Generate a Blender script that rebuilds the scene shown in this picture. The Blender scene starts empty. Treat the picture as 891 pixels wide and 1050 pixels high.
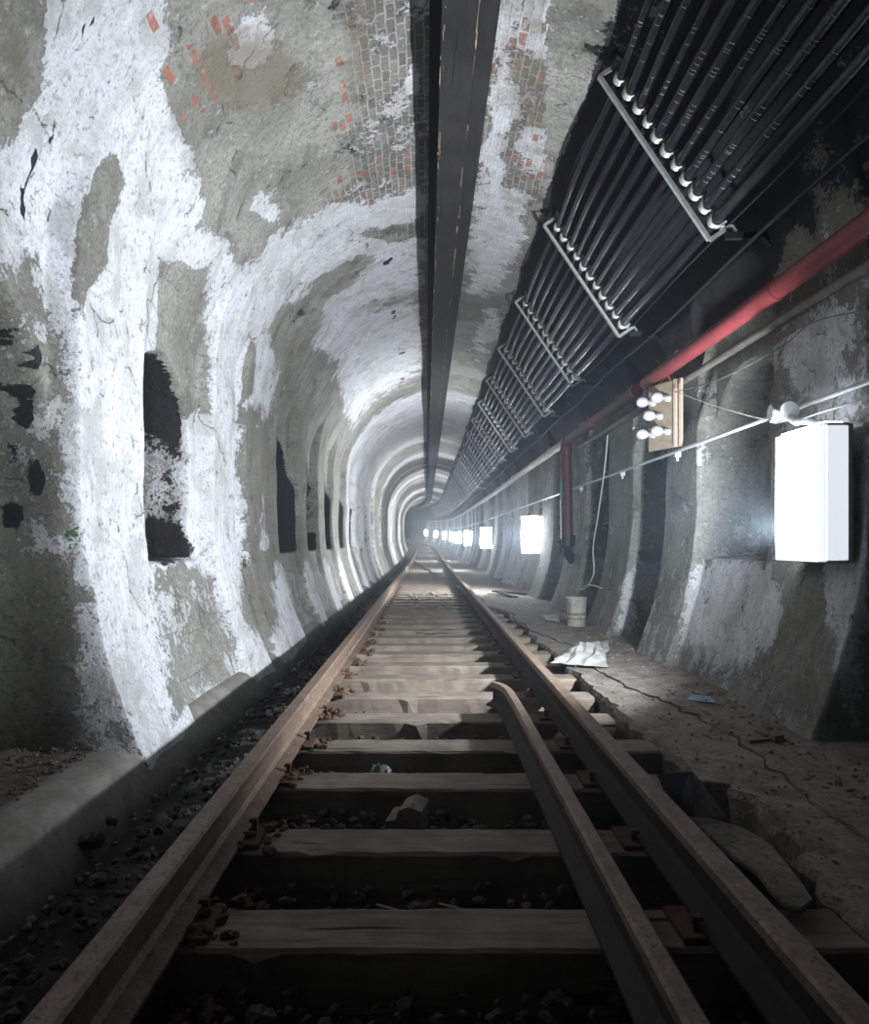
import bpy, math, random
import numpy as np
from mathutils import Vector
random.seed(4); rng = np.random.default_rng(7)
C = bpy.context.scene.collection
SC = bpy.context.scene
PI = math.pi

# ------------------------------------------------------------------ camera
cam_d = bpy.data.cameras.new('camera'); cam = bpy.data.objects.new('camera', cam_d); C.objects.link(cam)
CAMZ = 1.05
cam.location = (0, 0, CAMZ); cam.rotation_euler = (PI/2, 0, 0)
cam_d.sensor_width = 36; cam_d.lens = 24.0
cam_d.shift_x = 8.5/1050; cam_d.shift_y = 31/1050
cam_d.clip_start = 0.05; cam_d.clip_end = 300
SC.camera = cam
# ------------------------------------------------------------------ world, colour, exposure
w = bpy.data.worlds.new('world'); SC.world = w; w.use_nodes = True
w.node_tree.nodes['Background'].inputs[0].default_value = (0.02, 0.03, 0.045, 1)
w.node_tree.nodes['Background'].inputs[1].default_value = 0.15
SC.view_settings.view_transform = 'Standard'; SC.view_settings.look = 'None'
SC.view_settings.gamma = 1; SC.view_settings.use_curve_mapping = False
SC.view_settings.exposure = 0.0
SC.cycles.use_denoising = True
SC.cycles.max_bounces = 5; SC.cycles.diffuse_bounces = 1; SC.cycles.volume_bounces = 0
SC.cycles.sample_clamp_indirect = 4
SC.cycles.volume_step_rate = 4
# lamps: position along the tunnel, power of the lamp's beam, strength of its glowing face
LAMPS = [(-6.5, 2600, 1), (3.76, 1400, 1.7), (13.4, 1500, 50), (23.7, 1500, 55), (34, 1400, 60), (44, 1400, 60), (54, 1400, 60), (64, 1200, 60), (74, 1000, 60), (84, 1000, 60)]  # first entry: unseen fill added behind the camera for the near left jamb
LAMP_COL = (0.86, 0.93, 1.0)
HAZE = 0.013

# ------------------------------------------------------------------ path of the tunnel
XC = 0.25; R0 = 2.0; ZS = 2.4
def path(Y):
    Y = np.asarray(Y, float)
    x = -np.maximum(0, Y-50)**2/550.0
    z = 0.00025*np.maximum(0, Y-20)**2
    return x, z
def P(x, Y, z):
    a, b = path(Y); return (x+float(a), Y, z+float(b))

# ------------------------------------------------------------------ numpy value noise
_T = rng.random((256, 256))
def vnoise(x, y):
    x = np.asarray(x, float); y = np.asarray(y, float)
    xi = np.floor(x).astype(int); yi = np.floor(y).astype(int)
    fx = x-xi; fy = y-yi; fx = fx*fx*(3-2*fx); fy = fy*fy*(3-2*fy)
    a = _T[xi % 256, yi % 256]; b = _T[(xi+1) % 256, yi % 256]
    c = _T[xi % 256, (yi+1) % 256]; d = _T[(xi+1) % 256, (yi+1) % 256]
    return (a*(1-fx)+b*fx)*(1-fy)+(c*(1-fx)+d*fx)*fy
def fbm(x, y, o=4):
    s = 0; a = .5; t = 0
    for k in range(o):
        s = s+a*vnoise(x*2**k+17.3*k, y*2**k+5.1*k); t += a; a *= .5
    return s/t
def ss(x, a, b):
    t = np.clip((x-a)/(b-a), 0, 1); return t*t*(3-2*t)
def band(v, a, b, tr): return ss(v, a-tr/2, a+tr/2)*(1-ss(v, b-tr/2, b+tr/2))

# ------------------------------------------------------------------ object helpers
def tag(o, label=None, cat=None, group=None, kind=None):
    if label: o['label'] = label
    if cat: o['category'] = cat
    if group: o['group'] = group
    if kind: o['kind'] = kind
    return o
def empty(name, loc=(0, 0, 0), rz=0, **k):
    o = bpy.data.objects.new(name, None); C.objects.link(o); o.location = loc; o.rotation_euler = (0, 0, rz)
    o.empty_display_size = .1
    return tag(o, **k)
class MB:
    def __init__(s): s.v = []; s.f = []; s.sm = []
    def add(s, vs, fs, smooth=False):
        n = len(s.v); s.v += [tuple(p) for p in vs]
        for f in fs: s.f.append(tuple(i+n for i in f)); s.sm.append(smooth)
    def box(s, c, d, rot=None, taper=1.0, jit=0.0):
        vs = []
        for sx, sy, sz in ((-1,-1,-1),(1,-1,-1),(1,1,-1),(-1,1,-1),(-1,-1,1),(1,-1,1),(1,1,1),(-1,1,1)):
            k = taper if sz > 0 else 1
            p = Vector((sx*d[0]/2*k+random.uniform(-jit, jit), sy*d[1]/2*k+random.uniform(-jit, jit), sz*d[2]/2+random.uniform(-jit, jit)))
            if rot is not None: p.rotate(rot)
            vs.append(p+Vector(c))
        s.add(vs, [(0,3,2,1),(4,5,6,7),(0,1,5,4),(1,2,6,5),(2,3,7,6),(3,0,4,7)])
    def bar(s, a, b, wd, th, up=(0, 0, 1)):
        a = Vector(a); b = Vector(b); d = (b-a).normalized(); r = d.cross(Vector(up))
        if r.length < 1e-4: r = d.cross(Vector((0, 1, 0)))
        r.normalize(); u = r.cross(d)
        vs = [p+r*x*wd/2+u*y*th/2 for p in (a, b) for x, y in ((-1,-1),(1,-1),(1,1),(-1,1))]
        s.add(vs, [(0,1,2,3),(4,7,6,5),(0,4,5,1),(1,5,6,2),(2,6,7,3),(3,7,4,0)])
    def tube(s, pts, r, n=8, cap=True):
        pts = [Vector(p) for p in pts]; m = len(pts)
        rr = r if hasattr(r, '__len__') else [r]*m
        d0 = (pts[1]-pts[0]).normalized()
        ref = Vector((0, 0, 1)) if abs(d0.z) < .9 else Vector((1, 0, 0))
        vs = []
        for i, p in enumerate(pts):
            d = (pts[min(i+1, m-1)]-pts[max(i-1, 0)]).normalized()
            a = d.cross(ref)
            if a.length < 1e-3: a = d.cross(Vector((1, 0, 0)))
            a.normalize(); b = d.cross(a); ref = a.cross(d)
            for k in range(n):
                t = 2*PI*k/n; vs.append(p+(a*math.cos(t)+b*math.sin(t))*rr[i])
        fs = [(i*n+k, i*n+(k+1) % n, (i+1)*n+(k+1) % n, (i+1)*n+k) for i in range(m-1) for k in range(n)]
        s.add(vs, fs, True)
        if cap:
            s.add([vs[k] for k in range(n)], [tuple(range(n))]); s.add([vs[(m-1)*n+k] for k in range(n)], [tuple(reversed(range(n)))])
    def lathe(s, c, prof, n=20, rot=None):      # prof (r, z)
        vs = []
        for r, z in prof:
            for k in range(n):
                t = 2*PI*k/n; p = Vector((r*math.cos(t), r*math.sin(t), z))
                if rot is not None: p.rotate(rot)
                vs.append(p+Vector(c))
        m = len(prof)
        s.add(vs, [(i*n+k, i*n+(k+1) % n, (i+1)*n+(k+1) % n, (i+1)*n+k) for i in range(m-1) for k in range(n)], True)
    def rock(s, c, r, flat=.7):
        g = (1+5**.5)/2
        base = [(-1,g,0),(1,g,0),(-1,-g,0),(1,-g,0),(0,-1,g),(0,1,g),(0,-1,-g),(0,1,-g),(g,0,-1),(g,0,1),(-g,0,-1),(-g,0,1)]
        fs = [(0,11,5),(0,5,1),(0,1,7),(0,7,10),(0,10,11),(1,5,9),(5,11,4),(11,10,2),(10,7,6),(7,1,8),(3,9,4),(3,4,2),(3,2,6),(3,6,8),(3,8,9),(4,9,5),(2,4,11),(6,2,10),(8,6,7),(9,8,1)]
        ax = (random.uniform(.6, 1.3), random.uniform(.6, 1.3), random.uniform(.5, .9)*flat/.7); an = random.uniform(0, PI); ca, sa = math.cos(an), math.sin(an)
        vs = []
        for x, y, z in base:
            k = r/1.9*random.uniform(.75, 1.15); x *= k*ax[0]; y *= k*ax[1]; z *= k*ax[2]
            vs.append((c[0]+x*ca-y*sa, c[1]+x*sa+y*ca, c[2]+z))
        s.add(vs, fs)
    def build(s, name, mat, parent=None, bevel=0, **k):
        me = bpy.data.meshes.new(name); me.from_pydata(s.v, [], s.f)
        me.polygons.foreach_set('use_smooth', s.sm); me.materials.append(mat); me.update()
        o = bpy.data.objects.new(name, me); C.objects.link(o)
        if parent: o.parent = parent
        if bevel:
            b = o.modifiers.new('bevel', 'BEVEL'); b.width = bevel; b.segments = 2; b.limit_method = 'ANGLE'
        return tag(o, **k)
def dup(o, parent=None):
    c = o.copy(); C.objects.link(c)
    if parent: c.parent = parent
    for ch in [q for q in o.children]: dup(ch, c)
    return c

# ------------------------------------------------------------------ materials
def N(nt, t, **k):
    n = nt.nodes.new(t)
    for a, b in k.items(): setattr(n, a, b)
    return n
class G:
    """small node-graph writer"""
    def __init__(s, name):
        s.m = bpy.data.materials.new(name); s.m.use_nodes = True; s.nt = s.m.node_tree
        s.b = s.nt.nodes['Principled BSDF']; s.L = s.nt.links.new
    def _set(s, sock, v):
        if isinstance(v, bpy.types.NodeSocket): s.L(v, sock)
        elif v is not None: sock.default_value = v
    def noise(s, vec, scale, detail=6, rough=.6, dist=0):
        n = N(s.nt, 'ShaderNodeTexNoise'); s._set(n.inputs['Vector'], vec)
        n.inputs['Scale'].default_value = scale; n.inputs['Detail'].default_value = detail
        n.inputs['Roughness'].default_value = rough; n.inputs['Distortion'].default_value = dist
        return n.outputs['Fac']
    def voro(s, vec, scale, feature='F1'):
        n = N(s.nt, 'ShaderNodeTexVoronoi', feature=feature); s._set(n.inputs['Vector'], vec); n.inputs['Scale'].default_value = scale
        return n.outputs['Distance']
    def math(s, op, a, b=0., c=None, clamp=False):
        n = N(s.nt, 'ShaderNodeMath', operation=op, use_clamp=clamp); s._set(n.inputs[0], a); s._set(n.inputs[1], b)
        if c is not None: s._set(n.inputs[2], c)
        return n.outputs[0]
    def step(s, v, a, b):
        n = N(s.nt, 'ShaderNodeMapRange', interpolation_type='SMOOTHSTEP'); s._set(n.inputs[0], v)
        n.inputs[1].default_value = a; n.inputs[2].default_value = b; return n.outputs[0]
    def lin(s, v, a, b, c, d):
        n = N(s.nt, 'ShaderNodeMapRange'); s._set(n.inputs[0], v)
        for i, q in enumerate((a, b, c, d)): n.inputs[i+1].default_value = q
        return n.outputs[0]
    def mix(s, f, a, b, mode='MIX'):
        n = N(s.nt, 'ShaderNodeMix', data_type='RGBA', blend_type=mode); s._set(n.inputs[0], f)
        for k, v in ((6, a), (7, b)):
            if isinstance(v, (tuple, list)): v = (*v[:3], 1)
            s._set(n.inputs[k], v)
        return n.outputs[2]
    def mapv(s, vec, sc=(1, 1, 1), loc=(0, 0, 0)):
        n = N(s.nt, 'ShaderNodeMapping'); s.L(vec, n.inputs[0]); n.inputs['Scale'].default_value = sc; n.inputs['Location'].default_value = loc
        return n.outputs[0]
    def obj(s): return N(s.nt, 'ShaderNodeTexCoord').outputs['Object']
    def attr(s, name):
        n = N(s.nt, 'ShaderNodeAttribute', attribute_name=name); q = N(s.nt, 'ShaderNodeSeparateColor'); s.L(n.outputs['Color'], q.inputs[0]); return q.outputs
    def bump(s, h, strength=.5, dist=.02, normal=None):
        n = N(s.nt, 'ShaderNodeBump'); s._set(n.inputs['Height'], h); n.inputs['Strength'].default_value = strength; n.inputs['Distance'].default_value = dist
        if normal is not None: s.L(normal, n.inputs['Normal'])
        return n.outputs[0]
    def out(s, col=None, rough=None, metal=None, normal=None, spec=None):
        s._set(s.b.inputs['Base Color'], (*col[:3], 1) if isinstance(col, (tuple, list)) else col)
        s._set(s.b.inputs['Roughness'], rough); s._set(s.b.inputs['Metallic'], metal)
        if normal is not None: s.L(normal, s.b.inputs['Normal'])
        if spec is not None: s.b.inputs['Specular IOR Level'].default_value = spec
        return s.m

def mat_wall():
    g = G('tunnel_masonry')
    uv = N(g.nt, 'ShaderNodeUVMap', uv_map='metres').outputs[0]
    ob = g.obj(); A = g.attr('m1'); B = g.attr('m2')
    streak = g.noise(g.mapv(uv, (5, .8, 1)), 1.6, 6, .65)
    n1 = g.noise(ob, 1.3, 5, .6); n2 = g.noise(ob, 7, 8, .65, .4); n3 = g.noise(ob, 38, 6, .7); n4 = g.noise(ob, 150, 3, .7)
    base = g.mix(g.step(n1, .35, .65), (.20, .195, .165), (.33, .33, .30))
    base = g.mix(g.math('MULTIPLY', g.step(streak, .42, .7), .6), base, (.15, .145, .12))
    base = g.mix(g.math('MULTIPLY', g.step(n3, .5, .60), .6), base, (.11, .105, .09))
    n5 = g.noise(ob, 21, 8, .72); n6 = g.noise(ob, 75, 5, .7)
    base = g.mix(g.math('MULTIPLY', g.step(n5, .57, .63), .6), base, (.46, .46, .45))
    nb = g.noise(ob, 3.2, 9, .68, .5)
    base = g.mix(g.math('MULTIPLY', g.step(nb, .5, .62), .55), base, (.10, .092, .075))
    sx = N(g.nt, 'ShaderNodeSeparateXYZ'); g.L(uv, sx.inputs[0]); vabs = g.math('ABSOLUTE', sx.outputs[1])
    # board marks of the formwork on bare wall
    wv = N(g.nt, 'ShaderNodeTexBrick'); g.L(uv, wv.inputs[0]); wv.inputs['Scale'].default_value = 1
    wv.inputs['Color1'].default_value = (1, 1, 1, 1); wv.inputs['Color2'].default_value = (.86, .86, .86, 1); wv.inputs['Mortar'].default_value = (.35, .35, .35, 1)
    wv.inputs['Mortar Size'].default_value = .006; wv.inputs['Mortar Smooth'].default_value = .3; wv.inputs['Brick Width'].default_value = 2.6; wv.inputs['Row Height'].default_value = .27
    base = g.mix(g.math('MULTIPLY', g.math('SUBTRACT', 1., A[2], clamp=True), g.math('MULTIPLY', g.step(n1, .42, .62), g.math('MULTIPLY', g.step(vabs, 2.3, 2.9), .55))), base, wv.outputs[0], 'MULTIPLY')
    # brick
    wu = N(g.nt, 'ShaderNodeVectorMath', operation='MULTIPLY_ADD'); wno = N(g.nt, 'ShaderNodeTexNoise'); g.L(uv, wno.inputs['Vector']); wno.inputs['Scale'].default_value = 6; g.L(wno.outputs['Color'], wu.inputs[0]); wu.inputs[1].default_value = (.035, .03, 0); g.L(uv, wu.inputs[2])
    br = N(g.nt, 'ShaderNodeTexBrick'); g.L(wu.outputs[0], br.inputs[0]); br.inputs['Scale'].default_value = 1
    br.inputs['Brick Width'].default_value = .125; br.inputs['Row Height'].default_value = .062; br.inputs['Mortar Size'].default_value = .008; br.inputs['Mortar Smooth'].default_value = .25
    br.inputs['Color1'].default_value = (.10, .09, .08, 1); br.inputs['Color2'].default_value = (.22, .20, .175, 1); br.inputs['Mortar'].default_value = (.36, .36, .34, 1)
    brf = g.step(g.math('ADD', A[2], g.math('MULTIPLY', g.math('SUBTRACT', nb, .5), 1.8)), .35, .8)
    brc = g.mix(g.math('MULTIPLY', g.step(nb, .42, .66), .85), br.outputs[0], (.065, .06, .05))
    col = g.mix(g.math('MULTIPLY', brf, .85), base, brc)
    # single red bricks showing
    rb = N(g.nt, 'ShaderNodeTexBrick'); g.L(wu.outputs[0], rb.inputs[0]); rb.inputs['Scale'].default_value = 1
    rb.inputs['Brick Width'].default_value = .125; rb.inputs['Row Height'].default_value = .062; rb.inputs['Mortar Size'].default_value = .008
    rb.inputs['Color1'].default_value = (0, 0, 0, 1); rb.inputs['Color2'].default_value = (1, 1, 1, 1); rb.inputs['Mortar'].default_value = (0, 0, 0, 1)
    rr = N(g.nt, 'ShaderNodeSeparateColor'); g.L(rb.outputs[0], rr.inputs[0])
    rsel = g.math('MULTIPLY', g.step(g.math('ADD', rr.outputs[0], g.math('MULTIPLY', B[1], .34)), 1.0, 1.02), g.step(n5, .60, .50))
    # white efflorescence / lime wash
    wn = g.math('ADD', g.math('MULTIPLY', g.math('ADD', g.math('SUBTRACT', n2, .5), g.math('SUBTRACT', nb, .5)), 1.0), g.math('ADD', g.math('MULTIPLY', g.math('SUBTRACT', n3, .5), .9), g.math('MULTIPLY', g.math('SUBTRACT', streak, .5), .6)))
    wm = g.math('ADD', A[0], wn)
    # mortar joints take the white first where brick shows
    wf = g.step(wm, .44, .56)
    wc = g.mix(g.step(n1, .3, .7), (.74, .76, .81), (.62, .63, .66))
    wc = g.mix(g.math('MULTIPLY', g.step(nb, .47, .62), .7), wc, (.40, .39, .37))
    wc = g.mix(g.math('MULTIPLY', g.step(n3, .50, .60), .6), wc, (.42, .42, .43))
    wc = g.mix(g.math('MULTIPLY', g.step(n5, .56, .61), .75), wc, (.27, .265, .25))
    wc = g.mix(g.math('MULTIPLY', g.step(streak, .51, .60), .5), wc, (.45, .45, .44))
    wc = g.mix(g.math('MULTIPLY', brf, .4), wc, g.mix(.55, br.outputs[0], (.8, .8, .82)))
    col = g.mix(wf, col, wc)
    col = g.mix(g.math('MULTIPLY', rsel, .85), col, g.mix(g.step(n2, .4, .6), (.40, .12, .08), (.22, .08, .06)))
    # brown damp stain
    col = g.mix(g.math('MULTIPLY', g.step(g.math('ADD', B[0], g.math('MULTIPLY', g.math('SUBTRACT', n2, .5), .8)), .35, .75), .75), col, (.15, .125, .085))
    # black peeled patches, sooty painted shade
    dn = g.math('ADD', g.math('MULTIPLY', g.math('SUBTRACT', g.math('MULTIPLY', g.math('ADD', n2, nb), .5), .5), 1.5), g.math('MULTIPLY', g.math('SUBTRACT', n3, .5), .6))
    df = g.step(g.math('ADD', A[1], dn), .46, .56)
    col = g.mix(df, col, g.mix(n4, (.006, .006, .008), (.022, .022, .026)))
    # moss
    col = g.mix(g.step(g.math('ADD', B[2], g.math('MULTIPLY', g.math('SUBTRACT', n3, .5), 1.)), .5, .6), col, (.06, .13, .05))
    # hairline cracks
    cv = N(g.nt, 'ShaderNodeTexVoronoi', feature='DISTANCE_TO_EDGE'); cw = N(g.nt, 'ShaderNodeVectorMath', operation='MULTIPLY_ADD'); cn = N(g.nt, 'ShaderNodeTexNoise'); g.L(ob, cn.inputs['Vector']); cn.inputs['Scale'].default_value = 4; cn.inputs['Detail'].default_value = 6
    g.L(cn.outputs['Color'], cw.inputs[0]); cw.inputs[1].default_value = (.35, .35, .35); g.L(ob, cw.inputs[2]); g.L(cw.outputs[0], cv.inputs['Vector']); cv.inputs['Scale'].default_value = 1.5
    crk = g.math('MULTIPLY', g.step(cv.outputs['Distance'], .010, .004), g.step(nb, .52, .58))
    col = g.mix(g.math('MULTIPLY', crk, .8), col, (.05, .045, .04))
    col = g.mix(1., col, g.mix(n6, (.62, .62, .62), (1.25, 1.25, 1.25)), 'MULTIPLY')
    h = g.math('ADD', g.math('MULTIPLY', n5, .9), g.math('MULTIPLY', n3, .5)); h = g.math('SUBTRACT', h, g.math('MULTIPLY', crk, .4))
    h = g.math('ADD', h, g.math('ADD', g.math('MULTIPLY', wf, .5), g.math('ADD', g.math('MULTIPLY', n4, .12), g.math('MULTIPLY', n2, 1.2))))
    h = g.math('SUBTRACT', h, g.math('MULTIPLY', g.math('MULTIPLY', brf, br.outputs['Fac']), .35))
    return g.out(col, .82, 0, g.bump(h, .8, .018))
def mat_simple(name, c1, c2, scale=12, rough=.7, metal=0, bump=.3, dist=.004, c3=None, spec=None, stretch=(1, 1, 1)):
    g = G(name); ob = g.mapv(g.obj(), stretch)
    n = g.noise(ob, scale, 8, .65); n2 = g.noise(ob, scale*6, 5, .7)
    col = g.mix(g.step(n, .35, .65), c1, c2)
    if c3: col = g.mix(g.step(n2, .5, .66), col, c3)
    return g.out(col, rough, metal, g.bump(g.math('ADD', n, g.math('MULTIPLY', n2, .4)), bump, dist), spec)
def mat_wood(name, c1, c2, dark, axis='x'):
    g = G(name); st = {'x': (1.2, 26, 14), 'y': (26, 1.2, 14)}[axis]
    oi = N(g.nt, 'ShaderNodeObjectInfo')
    v = N(g.nt, 'ShaderNodeVectorMath', operation='ADD'); g.L(g.obj(), v.inputs[0]); g.L(oi.outputs['Location'], v.inputs[1])
    ob = v.outputs[0]
    gr = g.noise(g.mapv(ob, st), 1.5, 8, .7, .6); n = g.noise(ob, 5, 6, .6); cr = g.noise(g.mapv(ob, tuple(q*.8 for q in st)), 1.1, 4, .5, .3)
    col = g.mix(g.step(n, .35, .65), c1, c2)
    col = g.mix(g.math('MULTIPLY', g.step(gr, .45, .7), .6), col, dark)
    crk = g.step(cr, .66, .70); col = g.mix(crk, col, tuple(q*.2 for q in dark))
    return g.out(col, .85, 0, g.bump(g.math('SUBTRACT', gr, crk), .7, .008))
def mat_plain(name, c, rough=.5, metal=0):
    g = G(name); n = g.noise(g.obj(), 30, 4, .6)
    return g.out(g.mix(g.step(n, .3, .7), tuple(q*.8 for q in c), c), rough, metal)
def mat_emit(name, c, s):
    g = G(name); g.out((.8, .8, .8), .4); g.b.inputs['Emission Color'].default_value = (*c, 1); g.b.inputs['Emission Strength'].default_value = s; return g.m

WALL = mat_wall()
TIE = mat_wood('creosoted_timber', (.27, .225, .175), (.175, .145, .115), (.06, .048, .038))
BEAM = mat_wood('black_timber', (.006, .006, .007), (.014, .014, .015), (.003, .003, .003), 'y')
SCUFF = mat_wood('bare_scuffed_wood', (.30, .22, .12), (.2, .15, .09), (.05, .04, .03), 'y')
BALLAST = mat_simple('ballast_stone', (.07, .062, .055), (.03, .028, .026), 9, .9, 0, .5, .01, (.13, .11, .09))
BED = mat_simple('ballast_bed', (.028, .025, .022), (.012, .011, .010), 9, .95, 0, .8, .02, (.05, .045, .04))
RAIL = mat_simple('rusty_rail_steel', (.27, .195, .145), (.18, .12, .085), 14, .62, .25, .5, .004, (.10, .055, .035))
RAILSHADE = mat_simple('shaded_rail_web', (.035, .026, .021), (.02, .016, .014), 14, .8, .1, .5, .004)  # web and foot darkened: shade beside the rails put into the colour
RUST = mat_simple('flaking_rust', (.13, .065, .035), (.06, .035, .022), 30, .85, .1, .8, .006, (.2, .11, .06))
CONC = mat_simple('dusty_concrete', (.30, .265, .225), (.17, .15, .13), 7, .92, 0, 1., .02, (.09, .08, .07))
CURB = mat_simple('curb_concrete', (.24, .23, .21), (.15, .14, .125), 5, .92, 0, .7, .01, (.15, .14, .12))
DIRT = mat_simple('dry_dirt', (.13, .105, .08), (.07, .058, .045), 8, .95, 0, 1, .03, (.035, .03, .025))
COND = mat_simple('black_conduit_steel', (.04, .048, .065), (.018, .021, .03), 16, .26, .7, .25, .003, (.06, .065, .075))
GALV = mat_simple('galvanised_steel', (.42, .44, .42), (.30, .31, .30), 20, .5, .3, .2, .002)
CLAMP = mat_simple('zinc_clamp', (.70, .69, .66), (.5, .5, .48), 30, .4, .35, .2, .002)
DKSTEEL = mat_simple('dark_steel', (.03, .033, .04), (.018, .02, .024), 16, .5, .4, .3, .003)
REDP = mat_simple('red_painted_pipe', (.27, .045, .05), (.19, .035, .04), 7, .42, 0, .25, .004, (.16, .03, .032))
MAROON = mat_simple('maroon_painted_pipe', (.10, .012, .022), (.07, .01, .016), 7, .5, 0, .25, .004)
WHITEP = mat_simple('whitish_painted_pipe', (.62, .56, .54), (.50, .42, .40), 3, .45, 0, .25, .004, (.42, .22, .18))
GREYP = mat_simple('grey_pipe', (.25, .24, .21), (.16, .155, .14), 9, .7, 0, .3, .004)
WHITEC = mat_simple('white_conduit', (.72, .74, .76), (.6, .62, .64), 16, .35, .1, .1, .002)
WIRE = mat_plain('thin_wire', (.20, .20, .19), .6)
WIREW = mat_plain('pale_cord', (.62, .62, .55), .6)
BOARD = mat_simple('plywood_board', (.33, .27, .19), (.25, .2, .14), 20, .8, 0, .3, .003)
SLAT = mat_simple('pale_wood_strip', (.62, .46, .37), (.5, .37, .29), 20, .75, 0, .3, .002)
BULB = mat_plain('frosted_bulb_glass', (.42, .42, .48), .22)
SOCK = mat_plain('porcelain_socket', (.5, .5, .5), .35)
BUCK = mat_simple('stained_white_bucket', (.62, .60, .55), (.4, .37, .31), 14, .6, 0, .3, .004, (.18, .13, .09))
PAPER = mat_simple('crumpled_pale_sheet', (.55, .55, .52), (.42, .42, .40), 9, .85, 0, .6, .01)
TEAL = mat_plain('teal_tape', (.02, .36, .30), .5)
BLUE = mat_plain('pale_blue_plastic', (.35, .5, .65), .5)
BAG = mat_plain('clear_plastic_bottle', (.2, .23, .24), .25)
HOUSING = mat_plain('lamp_housing', (.68, .70, .74), .5)
HOUSE2 = mat_plain('white_junction_box', (.75, .77, .8), .5)

# ------------------------------------------------------------------ walls and vault
# niches: (y0, y1, open0, open1, open down to the floor?, recess strip carried up into the vault)
NL = [(1.7, 3.42, 1.75, 3.38, True), (4.28, 5.6, 4.30, 5.40, False), (6.3, 6.62, 6.42, 6.44, False), (8.05, 9.3, 8.07, 9.29, False), (9.95, 11.05, 9.96, 11.04, False), (11.75, 12.85, 11.76, 12.84, False)]
NL = [(-6.9, -5.6, -6.9, -5.6, False), (-4.7, -3.4, -4.7, -3.4, False), (-2.4, -1.1, -2.4, -1.1, False)] + NL + [(13.6+1.95*k, 14.75+1.95*k, 13.61+1.95*k, 14.74+1.95*k, False) for k in range(24)]
NR = [(2.1, 3.45, 2.1, 3.45, True), (4.5, 5.62, 4.5, 5.62, False), (6.42, 7.4, 6.42, 7.4, True), (8.45, 9.6, 8.45, 9.6, True), (10.85, 12.0, 10.85, 12.0, True)]
NR = [(-5.2, -3.9, -5.2, -3.9, False), (-2.8, -1.5, -2.8, -1.5, False), (-.4, .9, -.4, .9, False)] + NR + [(13.2+2.3*k, 14.3+2.3*k, 13.2+2.3*k, 14.3+2.3*k, k % 3 != 1) for k in range(22)]
FARSCALE = 1.0
def disp(Y, t):
    """outward offset from the base profile; t = signed arc from the crown, walls start at |t| = pi/2*R0"""
    at = np.abs(t); TW = PI/2*R0
    z = np.where(at > TW, ZS-(at-TW), ZS+R0*np.sin(np.clip((TW-at)/R0, 0, PI/2)))
    out = np.zeros_like(Y); INS = np.zeros_like(Y)
    for side, NN, foot in ((-1, NL, 1.70), (1, NR, 1.68)):
        sel = (t*side > 0)
        pier = -(R0-foot)*(np.clip((1.35-z)/1.35, 0, 1.4)**1.9)
        low = -(R0-foot-.02)*(np.clip((1.0-z)/1.0, 0, 1.4)**1.2)+.07
        d = pier.copy()
        for (y0, y1, a, b, fl) in NN:
            m = sel & (Y > y0-.3) & (Y < y1+.3)
            if not m.any(): continue
            Ym = Y[m]; zm = z[m]
            rec = band(Ym, y0, y1, .09)
            tgt = .13*(1-ss(zm, 2.6, 3.3))
            tgt = np.where(zm < .93, low[m] if not fl else .1-.05*np.clip((.93-zm), 0, 2), tgt)
            dm = d[m]*(1-rec)+tgt*rec
            if b-a > .1:
                c = (a+b)/2; hw = (b-a)/2; ztop = 2.36; zsp = ztop-hw*1.15
                zb = .93 if not fl else -1; hh = hw*1.15
                sdl = hw-np.abs(Ym-c)
                sda = (1-np.sqrt(((Ym-c)/hw)**2+(np.maximum(zm-zsp, 0)/hh)**2))*hw
                ins = ss(np.minimum(sdl, sda), -.035, .035)*ss(zm-zb, -.02, .03)
                dm = dm+ins*(.42 if side < 0 else .30); tmp = INS[m]; INS[m] = np.maximum(tmp, ins)
            d[m] = dm
        out = np.where(sel, d, out)
    out = out+.05*(fbm(Y*.7+3, t*.7+40, 3)-.5)+.028*(fbm(Y*3.1, t*3.1+9, 4)-.5)
    # shallow ring ribs of the vault lining
    out = out-.03*ss(vnoise(Y*.9+2, Y*0), .55, .7)*(1-ss(at, 2.6, 3.4))*ss(Y, 9, 12)
    return out, z, INS
def surf(Y, t):
    d, z, ins = disp(Y, t)
    at = np.abs(t); TW = PI/2*R0; s = np.sign(t); r = R0+d
    ang = np.clip(at/R0, 0, PI/2)
    x = np.where(at > TW, r, r*np.sin(ang)); zz = np.where(at > TW, z, ZS+r*np.cos(ang))
    px, pz = path(Y)
    return XC+s*x+px, Y, zz+pz, z, ins
def ell(px, py, cx, cy, rx, ry, ang=0, soft=.5):
    a = math.radians(ang); dx = px-cx; dy = py-cy
    u = (dx*math.cos(a)+dy*math.sin(a))/rx; v = (-dx*math.sin(a)+dy*math.cos(a))/ry
    return 1-ss(np.sqrt(u*u+v*v), 1-soft, 1+soft)
def inpoly(px, py, poly, soft=10):
    """soft polygon mask"""
    inside = np.zeros(px.shape, bool); dist = np.full(px.shape, 1e9); n = len(poly)
    for i in range(n):
        x1, y1 = poly[i]; x2, y2 = poly[(i+1) % n]
        c = ((y1 > py) != (y2 > py)) & (px < (x2-x1)*(py-y1)/((y2-y1) or 1e-9)+x1); inside ^= c
        L = (x2-x1)**2+(y2-y1)**2; k = np.clip(((px-x1)*(x2-x1)+(py-y1)*(y2-y1))/L, 0, 1)
        dist = np.minimum(dist, np.hypot(px-x1-k*(x2-x1), py-y1-k*(y2-y1)))
    sd = np.where(inside, dist, -dist); return ss(sd, -soft*2.2, soft*2.2)
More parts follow.
